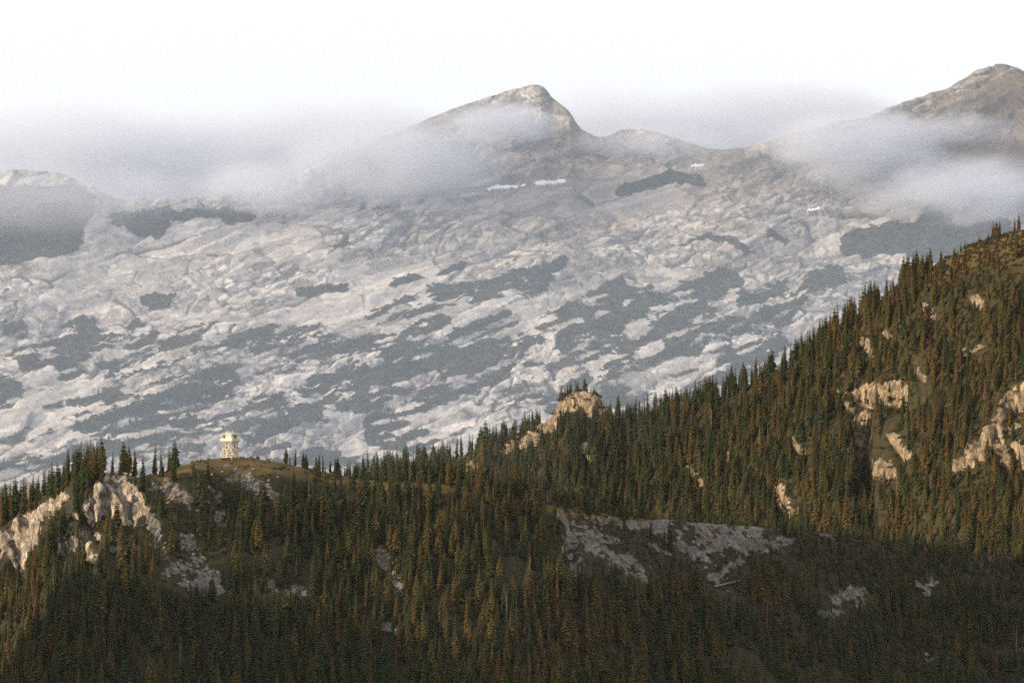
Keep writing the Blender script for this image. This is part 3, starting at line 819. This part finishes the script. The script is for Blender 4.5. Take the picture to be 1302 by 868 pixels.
# the many other conifers: one forest for each slope, instanced on points
proto = bpy.data.collections.new('conifer_kinds')
for k, (_, _, jm, word) in enumerate(VARIANTS):
    po = bpy.data.objects.new('conifer_kind_%s' % chr(97 + k), jm)
    proto.objects.link(po)
def instancer(name, label, pts, height, width, rot, var, coll):
    me = bpy.data.meshes.new(name)
    me.vertices.add(len(pts)); me.vertices.foreach_set('co', np.asarray(pts, dtype=np.float32).ravel())
    a = me.attributes.new('size', 'FLOAT_VECTOR', 'POINT'); a.data.foreach_set('vector', np.stack([width, width, height], 1).astype(np.float32).ravel())
    a = me.attributes.new('turn', 'FLOAT_VECTOR', 'POINT'); a.data.foreach_set('vector', np.stack([0.035 * np.sin(rot * 37.0), 0.035 * np.cos(rot * 53.0), rot], 1).astype(np.float32).ravel())
    a = me.attributes.new('pick', 'INT', 'POINT'); a.data.foreach_set('value', np.asarray(var, dtype=np.int32))
    o = link(name, me)
    g = bpy.data.node_groups.new(name + '_points', 'GeometryNodeTree')
    g.interface.new_socket('Geometry', in_out='INPUT', socket_type='NodeSocketGeometry'); g.interface.new_socket('Geometry', in_out='OUTPUT', socket_type='NodeSocketGeometry')
    gi = g.nodes.new('NodeGroupInput'); go = g.nodes.new('NodeGroupOutput')
    ci = g.nodes.new('GeometryNodeCollectionInfo'); ci.inputs['Collection'].default_value = coll
    ci.inputs['Separate Children'].default_value = True; ci.inputs['Reset Children'].default_value = True
    ip = g.nodes.new('GeometryNodeInstanceOnPoints'); ip.inputs['Pick Instance'].default_value = True
    def named(n, t):
        x = g.nodes.new('GeometryNodeInputNamedAttribute'); x.data_type = t; x.inputs['Name'].default_value = n
        return [s for s in x.outputs if s.enabled and s.name == 'Attribute'][0]
    g.links.new(gi.outputs[0], ip.inputs['Points']); g.links.new(ci.outputs[0], ip.inputs['Instance'])
    g.links.new(named('pick', 'INT'), ip.inputs['Instance Index']); g.links.new(named('turn', 'FLOAT_VECTOR'), ip.inputs['Rotation']); g.links.new(named('size', 'FLOAT_VECTOR'), ip.inputs['Scale'])
    g.links.new(ip.outputs[0], go.inputs[0])
    md = o.modifiers.new('points', 'NODES'); md.node_group = g
    tag(o, label, kind='stuff')
    return o
rest = np.array([i for i in range(n_tree) if i not in big])
inst = T[rest]
instancer('forest', 'dense conifer forest covering the hill and the ridge', inst[:, :3] - np.array([0, 0, 0.15]), inst[:, 3], inst[:, 3] * fat[rest], rotz[rest], inst[:, 4].astype(int), proto)

# small far conifers in the dark hollows at the foot of the granite
kC = (pyD > 500) & (pyD < 640) & (np.abs(PC[..., 0]) < 560) & (veg > 0.6)
kC[:k0C] = False
cand = PC[kC]; cp = pyD[kC]; cx_ = pxD[kC]
dens = 0.004 + 0.03 * capsules(cx_, cp, [(110, 545, 190, 540, 18), (240, 515, 285, 492, 20), (480, 560, 560, 560, 30), (330, 555, 400, 530, 20), (-20, 600, 300, 590, 14)], 1.0)
sel = rs.rand(len(cand)) < dens
fc = cand[sel]
instancer('distant_forest', 'small bluish conifers in the hollows at the foot of the granite', fc, rs.uniform(5, 10, len(fc)), rs.uniform(6, 11, len(fc)), rs.uniform(0, 6.28, len(fc)), rs.randint(0, 6, len(fc)), proto)

shr = bpy.data.collections.new('shrub_kinds')
for k in range(3):
    rnd = random.Random(50 + k); v, f = [], []
    for j in range(70):
        a, r = rnd.uniform(0, 6.28), math.sqrt(rnd.random()); zz = (1 - r * r) * rnd.uniform(.35, .75) + rnd.uniform(0, .1)
        c = Vector((r * math.cos(a) * .9, r * math.sin(a) * .9, zz)); i0 = len(v)
        for q in range(4):
            v.append(tuple(c + Vector((rnd.uniform(-.2, .2), rnd.uniform(-.2, .2), rnd.uniform(-.16, .2)))))
        f += [[i0, i0 + 1, i0 + 2], [i0, i0 + 2, i0 + 3]]
    shr.objects.link(bpy.data.objects.new('shrub_kind_%s' % chr(97 + k), new_mesh('shrub_clump', v, f, M_SHRUB)))
kV = (veg > 0.45) & (pyD > 190) & (pyD < 640) & (np.abs(PC[..., 0]) < 560)
kV[:k0C] = False
cV = PC[kV]; cV = cV[rs.rand(len(cV)) < 0.085]
kz = rs.uniform(1.2, 3.4, len(cV))
instancer('krummholz', 'dwarf shrubs making the dark bands on the granite', cV, kz * rs.uniform(0.7, 1.3, len(cV)), kz, rs.uniform(0, 6.28, len(cV)), rs.randint(0, 3, len(cV)), shr)
# low shrubs and heath between the trees
pS, sx, sy = scatter(PA, tA, rockA, 2.4, (-240, 240), (-6, 215), lambda px, py, rock, nz: np.clip((0.55 + nz) * (1 - sstep(0.3, 0.7, rock)) * (1 - 0.7 * capsules(px, py, MEADOW_CLEAR, 0.8)) + 0.03, 0, 1))
pS2, sx2, sy2 = scatter(PB, tB, rockB, 2.0, (-110, 290), (-4, 310), lambda px, py, rock, nz: np.clip((0.75 + nz) * (1 - sstep(0.4, 0.8, rock)) + 0.05, 0, 1))
nSA = len(pS)
pS = np.concatenate([pS, pS2])
ssz = rs.uniform(0.5, 1.5, len(pS)) + 1.0 * (np.arange(len(pS)) >= nSA) * rs.rand(len(pS))
instancer('undergrowth', 'low shrubs and heath growing between the conifers', pS[:, :3] - np.array([0, 0, .1]), ssz * rs.uniform(.6, 1.2, len(pS)), ssz, rs.uniform(0, 6.28, len(pS)), rs.randint(0, 3, len(pS)), shr)

# ------------------------------------------------------------------ the lookout tower
def boxes(parts):
    """parts: (centre, size, optional rotation matrix) -> verts, faces"""
    v, f = [], []
    for p in parts:
        c, s = Vector(p[0]), p[1]
        m = p[2] if len(p) > 2 else Matrix.Identity(3)
        i0 = len(v)
        for sx_ in (-1, 1):
            for sy_ in (-1, 1):
                for sz_ in (-1, 1):
                    v.append(tuple(c + m @ Vector((sx_ * s[0] / 2, sy_ * s[1] / 2, sz_ * s[2] / 2))))
        f += [[i0 + a for a in q] for q in ((0, 1, 3, 2), (4, 6, 7, 5), (0, 4, 5, 1), (2, 3, 7, 6), (0, 2, 6, 4), (1, 5, 7, 3))]
    return v, f

def beam(a, b, w):
    a, b = Vector(a), Vector(b)
    m = (b - a).to_track_quat('Z', 'Y').to_matrix()
    return ((a + b) / 2, (w, w, (b - a).length), m)

tower_at = surf_point(PA, 293.5, 582.0, int(np.searchsorted(tA, 1.0)))
tower = bpy.data.objects.new('lookout_tower', None); COL.objects.link(tower)
tower.location = tuple(tower_at); tower.rotation_euler = (0, 0, math.radians(-31))
tag(tower, 'cream wooden fire lookout tower standing on the bare hilltop meadow', 'lookout tower')
def part(name, parts, mat, parent=tower):
    v, f = boxes(parts)
    return link(name, new_mesh(name, v, f, mat), parent)
S, SB, HB = 2.05, 2.30, 6.3          # half side at the platform and at the foot, height of the platform
def leg_at(sx_, sy_, h):
    k = SB + (S - SB) * h / HB
    return (sx_ * k, sy_ * k, h)
for sx_ in (-1, 1):
    for sy_ in (-1, 1):
        part('leg', [beam((sx_ * SB * 1.01, sy_ * SB * 1.01, -1.2), leg_at(sx_, sy_, HB), 0.34)], M_TIMBER)
corners = [(-1, -1), (1, -1), (1, 1), (-1, 1)]
for k in range(4):
    c0, c1 = corners[k], corners[(k + 1) % 4]
    for (h0, h1) in ((0.35, 3.2), (3.4, HB - 0.15)):
        part('cross_brace', [beam(leg_at(*c0, h0), leg_at(*c1, h1), 0.2)], M_TIMBER)
        n = Vector((c0[0] + c1[0], c0[1] + c1[1], 0)).normalized() * 0.16
        part('cross_brace', [beam(Vector(leg_at(*c1, h0)) + n, Vector(leg_at(*c0, h1)) + n, 0.2)], M_TIMBER)
    for h in (0.3, 3.3):
        part('girt', [beam(leg_at(*c0, h), leg_at(*c1, h), 0.24)], M_TIMBER)
# plank infill between the legs: the lower storey is partly boarded
for k in range(4):
    c0, c1 = Vector((*corners[k], 0)), Vector((*corners[(k + 1) % 4], 0))
    for j in range(5):
        if (j + k) % 3 == 1: continue
        q = 0.14 + 0.18 * j
        h0, h1 = (3.45, 6.1) if (j + k) % 2 else (0.45, 3.15)
        a = Vector(leg_at(*corners[k], h0)).lerp(Vector(leg_at(*corners[(k + 1) % 4], h0)), q) * 0.955
        b = Vector(leg_at(*corners[k], h1)).lerp(Vector(leg_at(*corners[(k + 1) % 4], h1)), q) * 0.955
        a.z, b.z = h0, h1
        part('wall_board', [beam(a, b, 0.42)], M_TIMBER)
part('platform', [((0, 0, HB + 0.12), (5.7, 5.7, 0.24))], M_DECK)
for k in range(4):
    a = k * math.pi / 2
    m = Matrix.Rotation(a, 3, 'Z')
    # boarded catwalk parapet: cap rail and three boards, each its own piece
    for j in range(3):
        part('parapet_board', [(m @ Vector((0, -2.84, HB + 0.42 + 0.32 * j)), (5.66 + 0.02 * j, 0.06, 0.29), m)], M_CREAM)
    part('cap_rail', [(m @ Vector((0, -2.84, HB + 1.26)), (5.5, 0.16, 0.09), m)], M_CREAM)
    for sgn in (-1, 0, 1):
        part('parapet_post', [(m @ Vector((sgn * 2.6, -2.76, HB + 0.72)), (0.12, 0.10, 0.96), m)], M_CREAM)
cab = part('cabin_wall', [((0, 0, HB + 1.50), (4.3, 4.3, 2.5))], M_CREAM)
for k in range(4):
    a = k * math.pi / 2
    m = Matrix.Rotation(a, 3, 'Z')
    for j in range(3):
        xo = (j - 1) * 1.36
        w = part('window', [(m @ Vector((xo, -2.165, HB + 1.92)), (1.22, 0.05, 1.2), m)], M_GLASS)
        part('window_frame', [(m @ Vector((xo, -2.20, HB + 2.55)), (1.34, 0.06, 0.08), m), (m @ Vector((xo, -2.20, HB + 1.29)), (1.34, 0.06, 0.08), m), (m @ Vector((xo, -2.20, HB + 1.92)), (0.06, 0.06, 1.17), m)], M_CREAM, w)
        # storm shutters: closed on the faces seen, one propped up
        if not (k == 0 and j == 0) and not (k == 1 and j == 1):
            part('shutter', [(m @ Vector((xo, -2.27, HB + 1.93)), (1.30, 0.05, 1.30), m)], M_CREAM)
        else:
            mm = m @ Matrix.Rotation(math.radians(72), 3, 'X')
            part('shutter', [(m @ Vector((xo, -2.27 - 0.62, HB + 2.45)), (1.30, 0.05, 1.30), mm)], M_CREAM)
# low hipped roof with its finial, stove pipe and lightning rod
rv = [(-2.75, -2.75, HB + 2.78), (2.75, -2.75, HB + 2.78), (2.75, 2.75, HB + 2.78), (-2.75, 2.75, HB + 2.78), (-2.75, -2.75, HB + 2.90), (2.75, -2.75, HB + 2.90), (2.75, 2.75, HB + 2.90), (-2.75, 2.75, HB + 2.90), (0, 0, HB + 3.75)]
rf = [[3, 2, 1, 0], [0, 1, 5, 4], [1, 2, 6, 5], [2, 3, 7, 6], [3, 0, 4, 7], [4, 5, 8], [5, 6, 8], [6, 7, 8], [7, 4, 8]]
roof = link('roof', new_mesh('roof', rv, rf, M_ROOF), tower)
part('stove_pipe', [((-0.5, -0.7, HB + 3.85), (0.36, 0.36, 1.0)), ((-0.5, -0.7, HB + 4.4), (0.52, 0.52, 0.10))], M_METAL, roof)
part('finial', [((0, 0, HB + 3.9), (0.3, 0.3, 0.5)), ((0.9, 0.3, HB + 3.9), (0.14, 0.14, 1.0))], M_CREAM, roof)
# stairs up the shaded side
stair = part('stair_stringer', [beam((2.75, -1.9, 0.0), (2.75, 1.6, 3.2), 0.16), beam((3.45, -1.9, 0.0), (3.45, 1.6, 3.2), 0.16), beam((2.75, 1.6, 3.2), (2.75, -1.5, HB), 0.16), beam((3.45, 1.6, 3.2), (3.45, -1.5, HB), 0.16)], M_TIMBER)
for j in range(9):
    q = (j + 0.5) / 9
    part('stair_tread', [((3.1, -1.9 + 3.5 * q, 3.2 * q + 0.05), (0.62, 0.30, 0.05))], M_DECK)
    part('stair_tread', [((3.1, 1.6 - 3.1 * q, 3.2 + (HB - 3.2) * q + 0.05), (0.62, 0.30, 0.05))], M_DECK)

# ------------------------------------------------------------------ small things on the hill
def lumpy_bar(p0, p1, r0, r1, mat, name, label, cat, seed):
    p0, p1 = Vector(p0), Vector(p1); d = p1 - p0
    m = d.to_track_quat('Z', 'Y').to_matrix(); rnd = random.Random(seed); v, f = [], []
    n = 7
    for i in range(n):
        t = i / (n - 1); r = r0 + (r1 - r0) * t
        off = Vector((rnd.uniform(-.06, .06), rnd.uniform(-.06, .06), 0))
        for k in range(8):
            a = k * math.pi / 4
            v.append(tuple(m @ (off + Vector((r * math.cos(a) * rnd.uniform(.85, 1.15), r * math.sin(a) * rnd.uniform(.85, 1.15), d.length * t)))))
    for i in range(n - 1):
        for k in range(8):
            f.append([i * 8 + k, i * 8 + (k + 1) % 8, i * 8 + 8 + (k + 1) % 8, i * 8 + 8 + k])
    f += [list(range(7, -1, -1)), [(n - 1) * 8 + k for k in range(8)]]
    o = link(name, new_mesh(name, v, f, mat, True), None, tuple(p0))
    return tag(o, label, cat)
kA1 = int(np.searchsorted(tA, 0.5))
def onA(px, py, lift=0.0):
    q = surf_point(PA, px, py, kA1); return (q[0], q[1] - 0.3, q[2] + lift)
lumpy_bar(onA(328, 616, .4), onA(345, 622, .5), .36, .24, M_SNAG, 'fallen_log', 'pale fallen log below the lookout meadow, upper of two', 'log', 1)
lumpy_bar(onA(324, 623, .4), onA(345, 632, .5), .40, .26, M_SNAG, 'fallen_log', 'pale fallen log below the lookout meadow, lower of two', 'log', 2)
lumpy_bar(onA(909, 747, .5), onA(944, 738, .6), .42, .26, M_SNAG, 'fallen_log', 'long pale log lying at the foot of the grey scree', 'log', 3)
pp = Vector(onA(314.5, 584)); 
lumpy_bar(pp - Vector((0, 0, .5)), pp + Vector((0.1, 0, 2.4)), .16, .12, M_BARK, 'post', 'short dark wooden post on the meadow beside the lookout tower', 'post', 4)

def boulder_mesh(seed):
    import bmesh
    bm = bmesh.new(); bmesh.ops.create_icosphere(bm, subdivisions=2, radius=1)
    rnd = random.Random(seed)
    cuts = [(Vector((rnd.gauss(0, 1), rnd.gauss(0, 1), rnd.gauss(0, 1))).normalized(), rnd.uniform(.45, .8)) for _ in range(9)]
    for v in bm.verts:
        for n, d in cuts:
            e = v.co.dot(n) - d
            if e > 0: v.co -= n * e
        v.co *= rnd.uniform(.96, 1.04)
    me = bpy.data.meshes.new('boulder'); bm.to_mesh(me); bm.free(); me.materials.append(M_BOULDER)
    return me
M_BOULDER = noisy('boulder_granite', (0.10, 0.092, 0.085), (0.30, 0.275, 0.25), 2.5, 0.9)
BM = [boulder_mesh(i) for i in range(4)]
spots = [('pale boulder in the meadow around the lookout tower', [(300, 596, .7), (312, 601, .6), (323, 598, .8), (333, 604, .7), (284, 600, .6), (270, 604, .8), (352, 607, .6), (318, 608, .9), (341, 611, .7)]),
         ('pale block on the grey scree between crag and lookout meadow', [(205, 622, 1.0), (222, 632, 1.2), (238, 641, 1.1), (196, 616, .9), (250, 649, .8), (214, 640, .9), (191, 672, 1.3), (246, 706, 1.0), (262, 726, 1.2)]),
         ('pale block on the bare grey scree slope', [(731, 690, 1.3), (748, 700, 1.1), (766, 708, 1.4), (782, 716, 1.2), (800, 722, 1.0), (728, 712, 1.5), (882, 690, 1.0), (900, 702, 1.2), (926, 694, 1.1), (940, 684, .9), (896, 722, 1.1), (758, 684, 1.2), (812, 731, 1.0)]),
         ('pale block in the dark hollow beyond the grey scree', [(1062, 768, 1.5), (1078, 762, 1.3), (1090, 757, 1.1), (1182, 745, 1.4), (1190, 741, 1.0), (1176, 832, 1.2)])]
rnd = random.Random(11)
for label, ss in spots:
    for (px, py, r) in ss:
        o = link('boulder', BM[rnd.randrange(4)], None, onA(px, py, r * .25))
        o.rotation_euler = (rnd.uniform(-.4, .4), rnd.uniform(-.4, .4), rnd.uniform(0, 6.28)); o.scale = (r * rnd.uniform(.9, 1.5), r, r * rnd.uniform(.6, .9))
        tag(o, label, 'boulder', 'loose blocks on the hill')

# ------------------------------------------------------------------ air: even haze, and the mist caught on the peaks
def volume_material(name, color, density, aniso=0.2, soft=None):
    m, nt = material(name); b = NB(nt)
    v = b.n('VolumePrincipled')
    v.inputs['Color'].default_value = (*color, 1); v.inputs['Anisotropy'].default_value = aniso; v.inputs['Density'].default_value = density
    o = b.n('OutputMaterial'); b.link(v.outputs[0], o.inputs['Volume'])
    if soft:
        tc = b.n('TexCoord').outputs['Object']
        ln = b.n('VectorMath', operation='LENGTH'); b.link(tc, ln.inputs[0])
        r = ln.outputs['Value']
        fall = b.math('SUBTRACT', 1.0, b.math('MULTIPLY', r, r), clamp=True)
        pos = b.n('NewGeometry').outputs['Position']
        mp = b.n('Mapping'); b.link(pos, mp.inputs['Vector']); mp.inputs['Scale'].default_value = (0.5, 0.6, 1.1); mp.inputs['Rotation'].default_value = (0, math.radians(22), 0)
        n = b.noise(mp.outputs[0], soft * 1.7, 6, 0.66)
        nn = b.ramp(b.math('ADD', n, b.math('MULTIPLY', b.math('SUBTRACT', fall, 0.5), 0.30)), 0.40, 0.64)
        d = b.math('MULTIPLY', b.math('MULTIPLY', b.math('POWER', fall, 1.3), nn), density)
        b.link(d, v.inputs['Density'])
    return m
SPH = None
def mist(px, py, Yd, rpx, rpy, ryd, dens, scale, label):
    global SPH
    import bmesh
    if SPH is None:
        bm = bmesh.new(); bmesh.ops.create_icosphere(bm, subdivisions=3, radius=1.02); SPH = bmesh.ops and bpy.data.meshes.new('mist_body'); bm.to_mesh(SPH); bm.free()
    me = SPH.copy(); me.materials.append(volume_material('mist_vapour', (0.82, 0.87, 0.985), dens, 0.15, scale))
    o = link('mist', me, None, ((px - CX) / F * Yd, Yd, (HY - py) / F * Yd))
    o.scale = (rpx / F * Yd, ryd, rpy / F * Yd)
    tag(o, label, kind='stuff')
BANK = 'pale cloud bank behind the '
mist(120, 215, 5750, 420, 105, 260, 0.016, 0.006, BANK + 'low end of the mountain')
mist(430, 190, 5800, 280, 85, 240, 0.013, 0.007, BANK + 'low crest beside the middle peak')
mist(760, 180, 5900, 300, 85, 240, 0.016, 0.007, BANK + 'summit of the middle peak')
mist(1010, 165, 5900, 210, 90, 240, 0.020, 0.008, BANK + 'saddle of the mountain')
mist(500, 200, 5130, 180, 74, 110, 0.036, 0.012, 'bluish mist on the flank of the middle peak')
mist(630, 158, 5200, 110, 40, 80, 0.030, 0.014, 'thin veil of mist below the top of the middle peak')
mist(830, 180, 5180, 140, 30, 70, 0.014, 0.014, 'thin veil of mist along the saddle')
mist(1085, 185, 5160, 150, 72, 110, 0.032, 0.012, 'thick mist between saddle and the brown peak')
mist(1230, 245, 5110, 180, 58, 110, 0.034, 0.012, 'thick mist below the brown peak')
mist(1210, 165, 5215, 130, 26, 60, 0.020, 0.016, 'wisp of mist across the brown peak')
mist(70, 250, 5080, 260, 62, 90, 0.013, 0.010, 'bluish mist over the low end of the mountain')
mist(340, 240, 5100, 150, 48, 90, 0.022, 0.013, 'mist spilling over the low crest')

hb = volume_material('valley_vapour', (0.60, 0.75, 1.0), 0.00014, 0.1)
me = SPH.copy(); me.materials.append(hb)
o = link('mist', me, None, (0, 3860, 0)); o.scale = (1500, 1410, 330)
tag(o, 'thin bluish mist filling the valley between wooded ridge and granite mountain', kind='stuff')
top = float(max(PC[..., 2].max(), PB[..., 2].max(), 0)) + 140.0
hv, hf = boxes([((0, 4500, (top + GROUND_LOW - 1.0) / 2), (18400, 15400, top - GROUND_LOW + 1.0))])
hz = link('haze', new_mesh('haze', hv, hf, volume_material('haze_air', (0.86, 0.92, 1.0), 0.000006, 0.1)))
tag(hz, 'thin bluish haze filling the valley air', kind='stuff')
